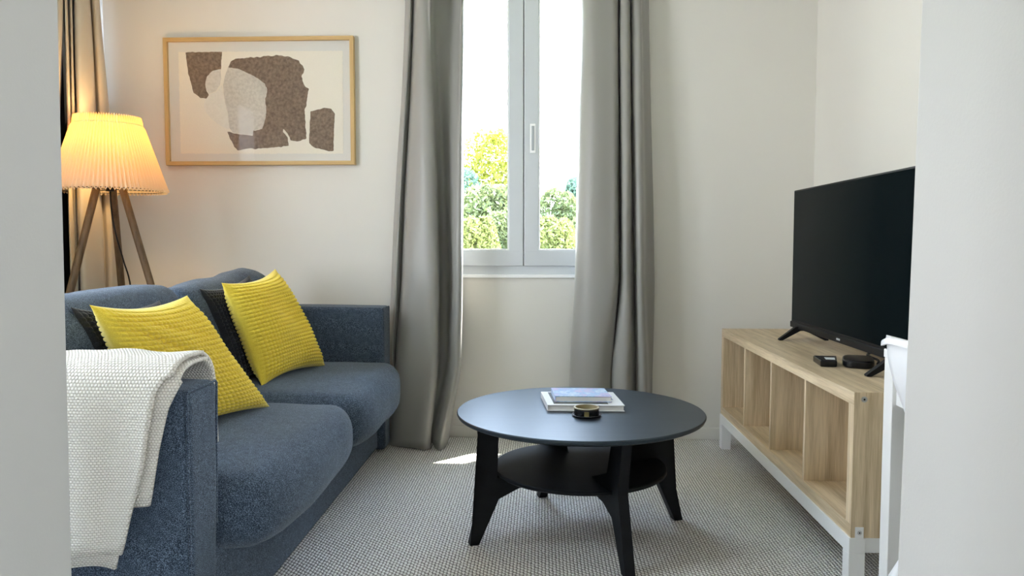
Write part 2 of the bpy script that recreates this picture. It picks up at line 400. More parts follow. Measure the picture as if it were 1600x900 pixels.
# base
soft('base', (-1.16, 2.70, .15), (.365, 1.0, .13), .012, D, sofa)
def armfn(taper):
    def f(u, v, w_, p):
        k = (1-w_)/2
        return (p.x, p.y + taper*k*.02 - (v*.015*k), p.z + .006*math.cos(u*1.4))
    return f
arm1 = soft('arm', (-1.145, 1.70, .35), (.378, .08, .34), .022, D, sofa, armfn(-1.0), wr=.003)
arm2 = soft('arm', (-1.135, 3.70, .355), (.378, .08, .345), .018, D, sofa, armfn(0), wr=.002, seed=4)
soft('backrest', (-1.49, 2.70, .40), (.045, .92, .34), .03, D, sofa)
def seatfn(seed, lift=0):
    def f(u, v, w_, p):
        x, y, z = p
        top = (1-u*u*.75)*(1-abs(v)**3)
        if w_ > 0: z += .022*top*w_ + lift
        else: z += .012*w_*top
        if u > 0:                                   # plump front lip with rounded plan corners
            x += -.045*abs(v)**5*u + .018*(1-abs(v)**2)*u*(1-w_*w_)
            z += .05*abs(v)**6*u*max(0, -w_)
        return (x, y, z)
    return f
soft('seat_cushion', (-.97, 2.262, .338), (.315, .468, .10), .075, D, sofa, seatfn(1), n=16, wr=.006, seed=2)
soft('seat_cushion', (-.965, 3.168, .342), (.315, .438, .105), .075, D, sofa, seatfn(5), n=16, wr=.006, seed=9)
def backfn(peak):
    def f(u, v, w_, p):
        x, y, z = p
        x += -.07*(w_+1)/2 + .02*u*(1-v*v)*(1-w_*w_)
        z += peak(v)*(w_+1)/2*(1-.3*u)
        return (x, y, z)
    return f
soft('back_cushion', (-1.30, 2.262, .655), (.085, .465, .20), .07, D, sofa, backfn(lambda v: .022*math.cos((v-.25)*1.7)-.006), n=16, wr=.012, seed=3)
soft('back_cushion', (-1.30, 3.175, .655), (.085, .435, .20), .07, D, sofa, backfn(lambda v: -.012+.035*max(0, (v+.7))**.8*(1-max(0, v-.8)*2.0)), n=16, wr=.012, seed=7)
def arm_piping(c, h, fn, parent):
    m_ = .0035; pts = []
    def q(v, w_):
        p = Vector((h[0]-.004, v*(h[1]-m_), w_*(h[2]-m_))); p = Vector(fn(1, v, w_, p)); return tuple(p+Vector(c))
    pts = [q(-1, w_) for w_ in (-.9, -.5, 0, .5, .9, .985)]+[q(v, 1.0) for v in (-.92, -.5, 0, .5, .92)]+[q(1, w_) for w_ in (.985, .9, .5, 0)]
    MB().tube(pts, .0030, 6).build('piping', M['denim'], parent, smooth=True)
arm_piping((-1.145, 1.70, .35), (.378, .08, .34), armfn(-1.0), arm1)
arm_piping((-1.135, 3.70, .355), (.378, .08, .345), armfn(0), arm2)
# seams on the near arm front
def seam(pts, parent, name='piping'):
    MB().tube(pts, .0022, 6).build(name, M['denim'], parent, smooth=True)
bpy.context.view_layer.update(); adopt(sofa)

# ------------------------------------------------------------------ cushions
def pillow(name, label, TL, TR, BR, BL, mat, thick=.065, cells=40, seed=0, crease=0, group=None, pinch=.06):
    c = [Vector(p) for p in (TL, TR, BR, BL)]; cen = sum(c, Vector())/4
    c = [p-cen for p in c]
    N = cells*8; vs = []; fs = []
    nrm = ((c[1]-c[3]).cross(c[0]-c[2])).normalized()
    if nrm.dot(Vector((1, -1, .4))) < 0: nrm = -nrm
    up = ((c[0]+c[1])/2-(c[2]+c[3])/2); side = ((c[1]+c[2])/2-(c[0]+c[3])/2)
    def pt(i, j, s):
        a, b_ = i/N, j/N; u, v = 2*a-1, 2*b_-1
        p = c[0]*(1-a)*(1-b_)+c[1]*a*(1-b_)+c[2]*a*b_+c[3]*(1-a)*b_
        # edges draw in between the corners
        p = p - side*.5*pinch*2*u*(1-v*v) *abs(u) + up*.5*pinch*2*v*(1-u*u)*abs(v)
        e = max(0, 1-abs(u)**3.2)*max(0, 1-abs(v)**3.2)
        t = thick*e**.62
        n1 = noise.noise(Vector((u*1.6+seed, v*1.6, seed)))*.25*t
        cr_ = 0
        if crease:
            d = (v+1) - (u+1)*.62 - .18; d2 = (v+1)-(u+1)*.34-.06
            cr_ = (-math.exp(-(d/.07)**2)*.014*math.exp(-((u+.45)/.55)**2) - math.exp(-(d2/.06)**2)*.012*math.exp(-((u+.2)/.6)**2))*crease*e
        if s < 0: cr_ = 0; 
        wv = abs(math.sin(PI*a*cells))*abs(math.sin(PI*b_*cells))
        wv = wv**.42*.010*min(1, e*5)
        return p + nrm*s*(t+n1+wv*(1 if t > .001 else 0)) + nrm*cr_ + nrm*.006*math.sin(u*2.4+seed)*v
    grid = {}
    for s in (1, -1):
        for i in range(N+1):
            for j in range(N+1):
                if s < 0 and (i in (0, N) or j in (0, N)): grid[(s,i,j)] = grid[(1,i,j)]; continue
                grid[(s,i,j)] = len(vs); vs.append(tuple(pt(i, j, s)))
    for s in (1, -1):
        for i in range(N):
            for j in range(N):
                q = (grid[(s,i,j)], grid[(s,i,j+1)], grid[(s,i+1,j+1)], grid[(s,i+1,j)])
                fs.append(q if s > 0 else q[::-1])
    o = mesh(name, vs, fs, mat); o.location = cen
    bm = bmesh.new(); bm.from_mesh(o.data); bmesh.ops.recalc_face_normals(bm, faces=bm.faces); bm.to_mesh(o.data); bm.free()
    # piped edge with small bobbles
    tag(o, label, 'cushion', group); return o
G = 'scatter cushions along the sofa back'
def sight(px, py, X=None, Z=None):
    """plan position of a surveyed corner"""
    if X is not None: Y = -X*F_PX/(848-px); return (X, Y, CAM_H-(py-378)*Y/F_PX)
    Y = (CAM_H-Z)*F_PX/(py-378); return (-(848-px)*Y/F_PX, Y, Z)
pillow('cushion', 'mustard yellow waffle cushion nearest the viewer, beside the cream throw', (-1.16, 1.914, .853), (-1.08, 2.292, .852), (-.924, 2.558, .452), (-1.115, 2.11, .445), M['yellow'], .082, 27, 1, 1, G)
pillow('cushion', 'dark charcoal waffle cushion behind the yellow one beside the cream throw', (-1.28, 2.038, .838), (-1.27, 2.489, .820), (-1.13, 2.60, .45), (-1.18, 2.10, .44), M['charcoal'], .05, 27, 3, 0, G)
pillow('cushion', 'mustard yellow waffle cushion farther back, close to the far sofa arm', (-1.20, 2.834, .862), (-1.13, 3.227, .902), (-.966, 3.351, .462), (-1.084, 2.90, .455), M['yellow'], .078, 27, 5, .3, G)
pillow('cushion', 'dark charcoal waffle cushion tucked behind the farther yellow one', (-1.29, 2.833, .838), (-1.27, 3.273, .87), (-1.12, 3.42, .47), (-1.19, 2.93, .46), M['charcoal'], .05, 27, 8, 0, G)

# ------------------------------------------------------------------ throw
def drape_path():
    """(offset from outside bottom along cloth, y, z)"""
    pts = [(1.592, .235), (1.590, .40), (1.592, .55), (1.595, .66), (1.607, .712), (1.64, .735), (1.70, .737), (1.76, .732), (1.800, .705), (1.812, .66), (1.815, .58), (1.818, .52)]
    return crom(pts, 6)
def throw_layer(name, parent, edge, off, zcut, seed, ripple=1.0, hem=0.0):
    path = drape_path(); L = [0]
    for a, b_ in zip(path, path[1:]): L.append(L[-1]+math.dist(a, b_))
    NU = 70; vs = []; uv = []; fs = []; rows = 0
    for (y, z), s in zip(path, L):
        if y < 1.6 and z < zcut: continue
        xe = edge(y, z)
        t = path.index((y, z)); p0 = path[max(t-1,0)]; p1 = path[min(t+1,len(path)-1)]
        n = Vector((0, -(p1[1]-p0[1]), (p1[0]-p0[0]))).normalized()     # outward from the arm
        for i in range(NU+1):
            f = i/NU; x = -1.50+(xe+1.50)*f
            hang = max(0, min(1, (.72-z)/.5)) if y < 1.66 else .2
            rip = ripple*hang*(.012*math.sin((x-.05*z)*24+seed)+.008*math.sin(x*47+seed*2)) + .010*hang*math.exp(-((xe-x)/.03)**2)
            d = off+max(-.003, rip)+.004*noise.noise(Vector((x*7, s*7, seed)))
            zz = z
            if y < 1.6 and z-zcut < .05: zz = z+ .012*math.sin(x*20+seed)*(1-(z-zcut)/.05)
            p = Vector((x, y, zz))+n*d
            vs.append(tuple(p)); uv.append((x, s))
        rows += 1
    for r_ in range(rows-1):
        for i in range(NU):
            a = r_*(NU+1)+i; fs.append((a, a+1, a+NU+2, a+NU+1))
    o = mesh(name, vs, fs, M['knit'], parent, True, uv=uv)
    sm = o.modifiers.new('thick', 'SOLIDIFY'); sm.thickness = .007; sm.offset = 0
    return o
def lerp_table(T, z):
    T = sorted(T)
    if z <= T[0][0]: return T[0][1]
    for (a, x), (b_, y) in zip(T, T[1:]):
        if z <= b_: return x+(y-x)*(z-a)/(b_-a)
    return T[-1][1]
def edgeA(y, z):
    if y < 1.61: return lerp_table([(.30,-.905),(.44,-.872),(.536,-.842),(.62,-.828),(.694,-.815),(.725,-.79)], z)
    if y < 1.75: return -.785
    return -.80
def edgeB(y, z):
    if y < 1.61: return lerp_table([(.43,-.843),(.464,-.833),(.576,-.813),(.659,-.794),(.715,-.768)], z)
    return -.795 if y > 1.75 else -.775
thr = thing('throw_blanket', 'cream knitted throw draped over the near sofa arm', 'blanket', (-1.1, 1.7, .7))
throw_layer('outer_layer', thr, edgeA, .022, .330, 1.3)
throw_layer('hem_layer', thr, lambda y, z: edgeA(y, z)-.012, .010, .300, 2.2, .5)
throw_layer('under_layer', thr, edgeB, .006, .436, 4.0, .35)
adopt(thr)

# ------------------------------------------------------------------ curtains
def curtain(name, label, rows, mat, axis='y', group=None, n=7, hem=True):
    """rows: (z, [(a, b) ...]) top to bottom; plan profile at each height"""
    R = [(z, crom(P_, n)) for z, P_ in rows]; k = len(R[0][1]); NV = 60; vs = []; fs = []
    zs = [r_[0] for r_ in R]
    for v in range(NV+1):
        z = zs[0]+(zs[-1]-zs[0])*v/NV
        i = max(j for j in range(len(zs)-1) if z <= zs[j]+1e-9); t = (zs[i]-z)/(zs[i]-zs[i+1]); t = t*t*(3-2*t)*.35+t*.65
        for q in range(k):
            a = R[i][1][q]; b_ = R[i+1][1][q]
            x = a[0]+(b_[0]-a[0])*t; y = a[1]+(b_[1]-a[1])*t
            x += .004*noise.noise(Vector((q*.15, z*2.2, 1.7))); y += .010*noise.noise(Vector((q*.12, z*1.7, 5.1)))
            vs.append((x, y, z))
    for v in range(NV):
        for q in range(k-1): a = v*k+q; fs.append((a, a+1, a+k+1, a+k))
    o = mesh(name, vs, fs, mat, None, True)
    sm = o.modifiers.new('thick', 'SOLIDIFY'); sm.thickness = .003; sm.offset = 0
    return tag(o, label, 'curtain', group)
def prof(L, z=1.0): return [(pxX(px, y, z), y) for px, y in L]
lt = [(634,3.905),(640,3.85),(646,3.90),(651,3.82),(659,3.79),(669,3.80),(673,3.80),(679,3.90),(704,3.905),(721,3.82),(727,3.90)]
lm = [(612,3.90),(619,3.80),(627,3.87),(633,3.76),(659,3.72),(684,3.72),(687,3.89),(703,3.90),(708,3.77),(719,3.76),(723,3.88)]
ll = [(606,3.90),(613,3.81),(618,3.87),(624,3.76),(655,3.71),(682,3.70),(685,3.86),(700,3.87),(705,3.74),(717,3.72),(722,3.85)]
lb = [(598,3.90),(601,3.85),(604,3.89),(610,3.75),(640,3.70),(668,3.675),(672,3.80),(676,3.79),(681,3.69),(690,3.67),(700,3.80)]
GC = 'floor-length curtains either side of the front window'
curtain('curtain', 'grey floor-length curtain left of the window, beside the far sofa arm', [(2.46, prof(lt, 2.2)), (2.2, prof(lt, 2.2)), (.82, prof(lm, .82)), (.42, prof(ll, .42)), (.006, prof(lb, .006))], M['curtain'], group=GC)
rt = [(908,3.89),(911,3.84),(930,3.80),(952,3.80),(963,3.82),(967,3.90),(971,3.82),(981,3.81),(985,3.89),(989,3.83),(1000,3.82),(1005,3.89),(1013,3.91)]
rm = [(899,3.88),(901,3.80),(925,3.75),(952,3.74),(964,3.77),(969,3.89),(973,3.77),(984,3.76),(990,3.87),(995,3.78),(1005,3.78),(1010,3.88),(1022,3.91)]
rb = [(891,3.87),(893,3.79),(915,3.73),(938,3.73),(951,3.77),(955,3.80),(960,3.75),(982,3.73),(993,3.85),(998,3.77),(1010,3.77),(1014,3.88),(1019,3.91)]
curtain('curtain', 'grey floor-length curtain right of the window, behind the round table', [(2.46, prof(rt, 2.2)), (2.2, prof(rt, 2.2)), (.82, prof(rm, .82)), (.35, prof(rb, .35)), (.006, prof(rb, .006))], M['curtain'], group=GC)
# side window curtains: profile sighted as (px, X)
def profs(L, z=1.0): return [(X, pxY(px, X, z)) for px, X in L]
sa = [(99,-2.20),(99,-2.13),(103,-2.12),(105,-2.19),(108,-2.13),(112,-2.13),(114,-2.20),(117,-2.12),(127,-2.10),(136,-2.12),(140,-2.19),(145,-2.13),(152,-2.12),(155,-2.16),(155.5,-2.240)]
sb = [(105,-2.20),(105,-2.13),(109,-2.12),(111,-2.18),(113,-2.13),(116,-2.13),(118,-2.19),(121,-2.11),(135,-2.09),(147,-2.11),(152,-2.16),(157,-2.11),(167,-2.10),(171,-2.16),(164,-2.240)]
sc_ = [(109,-2.20),(108,-2.13),(112,-2.12),(116,-2.14),(118,-2.13),(120,-2.14),(121,-2.18),(124,-2.10),(140,-2.08),(156,-2.09),(162,-2.12),(167,-2.09),(175,-2.08),(180,-2.13),(166,-2.240)]
curtain('curtain', 'beige-grey curtain behind the floor lamp in the left corner', [(2.46, profs(sa, 2.2)), (2.2, profs(sa, 2.2)), (1.6, profs(sb, 1.6)), (1.1, profs(sc_, 1.1)), (.006, profs(sc_, 1.1))], M['curtain_side'])
sd_ = [(40,-2.23),(48,-2.14),(60,-2.15),(66,-2.20),(72,-2.13),(82,-2.12),(87,-2.19),(90,-2.13),(96,-2.13),(97.5,-2.19)]
se_ = [(50,-2.21),(54,-2.14),(60,-2.15),(64,-2.20),(68,-2.13),(75,-2.13),(78,-2.19),(81,-2.13),(88,-2.13),(92,-2.19)]
curtain('curtain', 'narrow edge of curtain against the left jamb, left of the dark gap', [(2.46, profs(sd_, 2.2)), (2.2, profs(sd_, 2.2)), (1.3, profs(se_, 1.3)), (.006, profs(se_, 1.1))], M['curtain_side'])

# ------------------------------------------------------------------ floor lamp
LX, LY = -1.93, 3.38
lamp = thing('floor_lamp', 'tripod floor lamp with pleated cream shade glowing behind the sofa', 'lamp', (LX, LY, 0))
def m_shade():
    m = bpy.data.materials.new('pleated_shade'); m.use_nodes = True; m.node_tree.nodes.clear(); o = nd(m, 'ShaderNodeOutputMaterial')
    d = nd(m, 'ShaderNodeBsdfDiffuse'); d.inputs[0].default_value = (.88,.80,.62,1); t = nd(m, 'ShaderNodeBsdfTranslucent'); t.inputs[0].default_value = (.55,.31,.07,1)
    mx = nd(m, 'ShaderNodeMixShader'); mx.inputs[0].default_value = .5; lk(m, d.outputs[0], mx.inputs[1]); lk(m, t.outputs[0], mx.inputs[2]); lk(m, mx.outputs[0], o.inputs[0]); return m
SZ0, SZ1, SR0, SR1 = 1.238, 1.563, .238, .130
vs = []; fs = []; NP = 84; seg = NP*8; rows = 22
for r_ in range(rows+1):
    t = r_/rows; R_ = SR0+(SR1-SR0)*t; z = SZ0+(SZ1-SZ0)*t
    for i in range(seg):
        a = 2*PI*i/seg; ph = (i % 8)/8; tri = 1-abs(2*ph-1)*2
        amp = .006
        if .88 < t < .92: amp = .0015
        rr = R_+amp*tri
        zz = z+(.006*tri if r_ in (0, rows) else 0)
        vs.append((LX+rr*math.cos(a), LY+rr*math.sin(a), zz))
for r_ in range(rows):
    for i in range(seg): j = (i+1) % seg; fs.append((r_*seg+i, r_*seg+j, (r_+1)*seg+j, (r_+1)*seg+i))
shade = mesh('lamp_shade', vs, fs, m_shade(), lamp, True)
for zz, rr in ((SZ0+.006, SR0-.006), (SZ1-.035, SR1+.0065)):
    MB().tube([(LX+rr*math.cos(2*PI*i/48), LY+rr*math.sin(2*PI*i/48), zz) for i in range(49)], .0018, 6).build('shade_ring', M['blackmetal'], lamp, True)
b = MB()
for k in range(3):
    a = k*2*PI/3+.4; b.tube([(LX+.02*math.cos(a), LY+.02*math.sin(a), SZ0+.01), (LX+(SR0-.006)*math.cos(a), LY+(SR0-.006)*math.sin(a), SZ0+.006)], .0022, 6)
b.tube([(LX, LY, 1.24), (LX, LY, 1.34)], .018, 14)
b.build('lamp_holder', M['blackmetal'], lamp, True)
m = bpy.data.materials.new('lamp_bulb'); m.use_nodes = True; P(m).inputs['Emission Color'].default_value = (1,.72,.38,1); P(m).inputs['Emission Strength'].default_value = 8
MB().lathe([(.0,-.045),(.014,-.045),(.016,-.025),(.03,.005),(.03,.022),(.018,.04),(0,.047)], (LX, LY, 1.385), 20).build('light_bulb', m, lamp, True)
for az_ in (0, 235, 108):
    a = math.radians(az_); c_, s_ = math.cos(a), math.sin(a)
    p1 = (LX+.055*c_, LY+.055*s_, 1.262); p0 = (LX+.40*c_, LY+.40*s_, .0)
    d = Vector(p0)-Vector(p1)
    o = MB().tube([p1, Vector(p1)+d*.5, p0], [.0165, .0155, .012], 14).build('leg', M['walnut'], lamp, True); autosmooth(o)
MB().tube(crom([(LX-.01, LY+.02, 1.25), (LX-.012, LY+.03, 1.15), (LX+.004, LY+.03, 1.05), (LX+.03, LY+.04, .93), (LX+.055, LY+.05, .80), (LX+.06, LY+.06, .5), (LX+.05, LY+.08, .01)], 6), .0035, 8).build('cord', M['black'], lamp, True)
adopt(lamp)
ld = bpy.data.lights.new('lamp_light', 'POINT'); ld.energy = 3.0; ld.color = (1, .60, .24); ld.shadow_soft_size = .05
lo = bpy.data.objects.new('lamp_light', ld); C.objects.link(lo); lo.location = (LX, LY, 1.46); lo.parent = lamp; adopt(lamp)

# ------------------------------------------------------------------ framed artwork
PX0, PX1, PZ0, PZ1, PYW = -1.938, -.958, 1.408, 2.054, YB
pic = thing('framed_artwork', 'oak-framed abstract print of brown torn shapes on the back wall', 'picture', ((PX0+PX1)/2, PYW, PZ0))
fw, fd = .020, .034
fy = PYW-fd
m = MB(); m.prism([(PX0,PZ0),(PX1,PZ0),(PX1-fw,PZ0+fw),(PX0+fw,PZ0+fw)], lambda a,b_,t:(a,t,b_), fy, PYW-.001); m.build('frame_rail', M['frame_x'], pic, bevel=.0012); m = MB()
m.prism([(PX0,PZ1),(PX0+fw,PZ1-fw),(PX1-fw,PZ1-fw),(PX1,PZ1)], lambda a,b_,t:(a,t,b_), fy, PYW-.001); m.build('frame_rail', M['frame_x'], pic, bevel=.0012)
m = MB(); m.prism([(PX0,PZ0),(PX0+fw,PZ0+fw),(PX0+fw,PZ1-fw),(PX0,PZ1)], lambda a,b_,t:(a,t,b_), fy, PYW-.001); m.build('frame_stile', M['frame_z'], pic, bevel=.0012); m = MB()
m.prism([(PX1,PZ0),(PX1,PZ1),(PX1-fw,PZ1-fw),(PX1-fw,PZ0+fw)], lambda a,b_,t:(a,t,b_), fy, PYW-.001); m.build('frame_stile', M['frame_z'], pic, bevel=.0012)
MB().box((PX0+fw*.8,PYW-.016,PZ0+fw*.8),(PX1-fw*.8,PYW-.012,PZ1-fw*.8)).build('backing_board', newmat('mat_board', (.66,.65,.60), .85), pic)
MB().box((PX0+fw,fy+.007,PZ0+fw),(PX1-fw,fy+.009,PZ1-fw)).build('glazing', M['glazing'], pic)
# outline coordinates sighted on a 1275x900 view of the frame; corners (90,102),(1142,95),(1160,795),(108,795) are the sight opening
def pm(u, v):
    # inverse bilinear (few iterations)
    c0, c1, c2, c3 = (90,102),(1142,95),(1160,795),(108,795); s, t = .5, .5
    for _ in range(12):
        x = (1-s)*(1-t)*c0[0]+s*(1-t)*c1[0]+s*t*c2[0]+(1-s)*t*c3[0]; y = (1-s)*(1-t)*c0[1]+s*(1-t)*c1[1]+s*t*c2[1]+(1-s)*t*c3[1]
        s += (u-x)/1052; t += (v-y)/695
    return (PX0+fw+s*(PX1-PX0-2*fw), PZ1-fw-t*(PZ1-PZ0-2*fw))
def ragged(pts, step=.005, amp=.0022, seed=0, freq=60):
    P_ = [pm(*p) for p in pts]; out = []
    for i in range(len(P_)):
        a = Vector(P_[i]); b_ = Vector(P_[(i+1) % len(P_)]); L_ = (b_-a).length; k = max(1, int(L_/step)); n = Vector((-(b_-a).y, (b_-a).x))/max(L_, 1e-6)
        for j in range(k):
            p = a+(b_-a)*j/k; d = amp*noise.noise(Vector((p.x*freq, p.y*freq, seed)))*1.6; out.append(tuple(p+n*d))
    return out
def sheet(name, pts, y, mat, t=.0005):
    from mathutils.geometry import tessellate_polygon
    tri = tessellate_polygon([[Vector((x, z, 0)) for x, z in pts]]); k = len(pts)
    vs = [(x, y, z) for x, z in pts]+[(x, y+t, z) for x, z in pts]; fs = []
    for a in tri:
        p = [Vector(pts[i]) for i in a]
        if abs((p[1]-p[0]).cross(p[2]-p[0])) < 1e-12: continue
        fs.append(tuple(a) if (p[1]-p[0]).cross(p[2]-p[0]) > 0 else tuple(a[::-1]))
    fs = [f for f in fs]; fs += [(i, (i+1) % k, k+(i+1) % k, k+i) for i in range(k)]
    me = bpy.data.meshes.new(name); me.from_pydata(vs, [], fs); me.update(); return link(name, me, mat, pic, False)
def m_pulp(name, a, b_, sc2=70):
    m = newmat(name, rough=.9, spec=.1); co = coords(m); lk(m, ramp(m, noisy(m, co, sc2, 4, .65), [(.35, a), (.65, b_)]), P(m).inputs['Base Color']); return m
sheet('paper', ragged([(150,158),(1100,155),(1112,752),(165,748)], .004, .0025, 3, 110), PYW-.0172, m_pulp('rag_paper', (.74,.70,.60), (.79,.75,.64), 300))
br = m_pulp('brown_wash', (.155,.115,.085), (.27,.205,.155)); pb = m_pulp('pale_wash', (.50,.47,.41), (.62,.59,.52)); vp = m_pulp('faint_wash', (.70,.68,.60), (.75,.73,.65)); gp = m_pulp('grey_wash', (.58,.555,.49), (.68,.655,.59))
ys = PYW-.0178
sheet('brown_shape', ragged([(192,160),(405,158),(398,258),(350,268),(315,305),(308,345),(315,385),(328,405),(322,428),(280,425),(240,395),(225,340),(208,280)], .004, .002, 1), ys, br)
sheet('brown_shape', ragged([(485,198),(600,190),(740,178),(800,190),(850,212),(882,262),(866,305),(878,345),(906,375),(895,470),(885,500),(898,662),(845,680),(806,674),(797,650),(786,630),(765,608),(760,622),(778,640),(788,655),(795,705),(700,715),(600,722),(560,718),(500,732),(478,710),(455,660),(436,620),(470,628),(520,639),(584,643),(590,615),(640,605),(655,560),(664,500),(655,440),(668,375),(650,340),(600,305),(560,285),(500,258),(440,248),(455,215)], .004, .0028, 2), ys, br)
sheet('brown_shape', ragged([(920,505),(960,495),(1000,484),(1040,490),(1060,520),(1056,620),(1055,735),(1030,738),(985,725),(940,715),(914,690),(915,600)], .004, .0016, 5), ys, br)
sheet('pale_shape', ragged([(440,250),(500,256),(560,285),(600,305),(650,340),(668,375),(655,440),(664,500),(655,560),(640,605),(590,615),(582,640),(520,636),(470,625),(450,600),(442,520),(430,470),(418,420),(412,350),(425,290)], .004, .001, 6), ys-.0005, pb)
sheet('grey_shape', ragged([(350,268),(396,258),(400,310),(392,350),(370,385),(330,400),(312,370),(308,335),(318,300)], .004, .0008, 7), ys-.0005, gp)
sheet('faint_shape', ragged([(335,402),(375,390),(405,350),(418,430),(440,520),(450,600),(440,606),(400,588),(355,555),(315,512),(298,470),(306,440)], .004, .0008, 8), ys-.0005, vp)
adopt(pic)

# ------------------------------------------------------------------ coffee table
TX, TY, TH, TR = .131, 2.66, .43, .428
tb = thing('coffee_table', 'round black-stained wooden coffee table with a lower shelf', 'table', (TX, TY, 0))
BW = M['blackwood']
o = MB().lathe([(0,TH-.020),(TR-.016,TH-.020),(TR-.004,TH-.014),(TR,TH-.006),(TR,TH-.003),(TR-.003,TH),(0,TH)], (TX,TY,0), 128, False).build('tabletop', M['blacktop'], tb); autosmooth(o, 30)
o = MB().lathe([(0,.222),(.294,.222),(.300,.226),(.300,.234),(.297,.237),(0,.237)], (TX,TY,0), 96, False).build('shelf', BW, tb); autosmooth(o, 30)
legp = [(.372,.412),(.300,.412),(.302,.30),(.306,.245),(.235,.205),(.10,.190),(.10,.175),(.235,.178),(.296,.158),(.372,0),(.402,0),(.362,.19),(.348,.235),(.352,.30)]
legp = [(.372,.412),(.300,.412),(.303,.30),(.306,.222),(.10,.222),(.10,.192),(.23,.180),(.300,.150),(.370,0),(.400,0),(.356,.19),(.345,.235),(.352,.30)]
for az_ in (20, 110, 200, 290):
    a = math.radians(az_); c_, s_ = math.cos(a), math.sin(a)
    bm = bmesh.new()
    fr = [bm.verts.new((TX+r*c_-(-.0175)*s_, TY+r*s_+(-.0175)*c_, z)) for r, z in legp]
    bk = [bm.verts.new((TX+r*c_-(.0175)*s_, TY+r*s_+(.0175)*c_, z)) for r, z in legp]
    f1 = bm.faces.new(fr[::-1]); f2 = bm.faces.new(bk); k = len(fr)
    for i in range(k): bm.faces.new((fr[i], fr[(i+1) % k], bk[(i+1) % k], bk[i]))
    bmesh.ops.triangulate(bm, faces=[f1, f2]); bmesh.ops.recalc_face_normals(bm, faces=bm.faces)
    me = bpy.data.meshes.new('leg'); bm.to_mesh(me); bm.free(); link('leg', me, BW, tb, False, .003)
adopt(tb)
def m_cover(name, kind):
    m = newmat(name, rough=.65, spec=.2); co = coords(m); n = noisy(m, co, 18, 4, .65)
    if kind == 'sky': c = ramp(m, n, [(.3, (.30,.36,.60)), (.42, (.52,.45,.62)), (.52, (.30,.45,.66)), (.62, (.55,.62,.70)), (.72, (.16,.34,.60))])
    else: c = ramp(m, n, [(.35, (.08,.09,.088)), (.6, (.18,.19,.18))])
    lk(m, c, P(m).inputs['Base Color']); return m
def book(name, label, pts, z, t, covermat, spine_dark=False):
    """pts: TL,TR,BR,BL plan corners"""
    r_ = thing(name, label, 'book', (sum(p[0] for p in pts)/4, sum(p[1] for p in pts)/4, z), 'books stacked on the round table')
    c = [Vector((p[0], p[1], 0)) for p in pts]; cen = sum(c, Vector())/4
    def ins(d): return [cen+(p-cen)*(1-d) for p in c]
    m = MB(); m.hexa([(*p[:2], z) for p in c]+[(*p[:2], z+.003) for p in c]); m.hexa([(*p[:2], z+t-.003) for p in c]+[(*p[:2], z+t) for p in c])
    i_ = .012
    L_, R_ = c[3], c[0]
    m.hexa([(*p[:2], z+.0005) for p in (c[0], cen+(c[0]-cen)*1+(c[1]-c[0])*.015, c[3]+(c[2]-c[3])*.015, c[3])]+[(*p[:2], z+t-.0005) for p in (c[0], c[0]+(c[1]-c[0])*.015, c[3]+(c[2]-c[3])*.015, c[3])])
    m.build('cover', covermat, r_, bevel=.0008)
    q = ins(.025); MB().hexa([(*p[:2], z+.003) for p in q]+[(*p[:2], z+t-.003) for p in q]).build('pages', M['paper'], r_)
    return r_
def tp(px, py, z): Y = (CAM_H-z)*F_PX/(py-378); return ((px-848)*Y/F_PX, Y)
zb = TH+.0005; tbk = .022
p1 = [tp(845.5,613,zb+tbk), tp(959,613,zb+tbk), tp(977.5,634,zb+tbk), tp(856,634,zb+tbk)]
bk1 = book('book', 'larger white-covered book with a grey cover picture, lower of the two on the table', p1, zb, tbk, newmat('white_cover', (.74,.74,.74), .6, spec=.2))
cc = [Vector(p) for p in p1]
def bl(c, s, t): return c[0]*(1-s)*(1-t)+c[1]*s*(1-t)+c[2]*s*t+c[3]*(1-s)*t
q = [bl(cc,.09,.06), bl(cc,.80,.06), bl(cc,.80,.93), bl(cc,.09,.93)]
MB().hexa([(p.x,p.y,zb+tbk) for p in q]+[(p.x,p.y,zb+tbk+.0004) for p in q]).build('cover_picture', m_cover('grey_photo','g'), bk1)
q = [bl(cc,.84,.45), bl(cc,.90,.45), bl(cc,.91,.60), bl(cc,.85,.60)]
MB().hexa([(p.x,p.y,zb+tbk) for p in q]+[(p.x,p.y,zb+tbk+.0004) for p in q]).build('cover_mark', newmat('navy_ink', (.05,.07,.2), .5), bk1)
adopt(bk1)
z2 = zb+tbk+.0008; t2 = .021
p2 = [tp(861.6,607,z2+t2), tp(945,607,z2+t2), tp(957,620,z2+t2), tp(868,620,z2+t2)]
bk2 = book('book', 'smaller book with a pale blue and lilac cover, on top of the white book', p2, z2, t2, m_cover('sky_cover','sky'))
adopt(bk2)
# small round dish on a coaster
cx_, cy_ = tp(917.5, 651, TH)
cd = thing('candle_tin', 'small round black and gold tin on a dark saucer, in front of the books', 'candle', (cx_, cy_, TH))
o = MB().lathe([(0,.0005),(.040,.0005),(.048,.004),(.050,.006),(.048,.0068),(.040,.0035),(0,.0035)], (cx_,cy_,TH), 48, False).build('saucer', newmat('dark_glaze', (.03,.03,.035), .2), cd, True)
o = MB().lathe([(0,.0037),(.041,.0037),(.042,.006),(.042,.028),(.041,.030),(.039,.030),(.0385,.012),(0,.012)], (cx_,cy_,TH), 48, False).build('tin', M['blackgloss'], cd); autosmooth(o)
o = MB().lathe([(.0428,.0275),(.0428,.0305),(.0375,.0305),(.0375,.0145),(0,.0145),(0,.0135),(.038,.0135),(.038,.0275)], (cx_,cy_,TH), 48, False).build('gold_lining', newmat('dull_gold', (.36,.31,.19), .4, .4), cd); autosmooth(o)
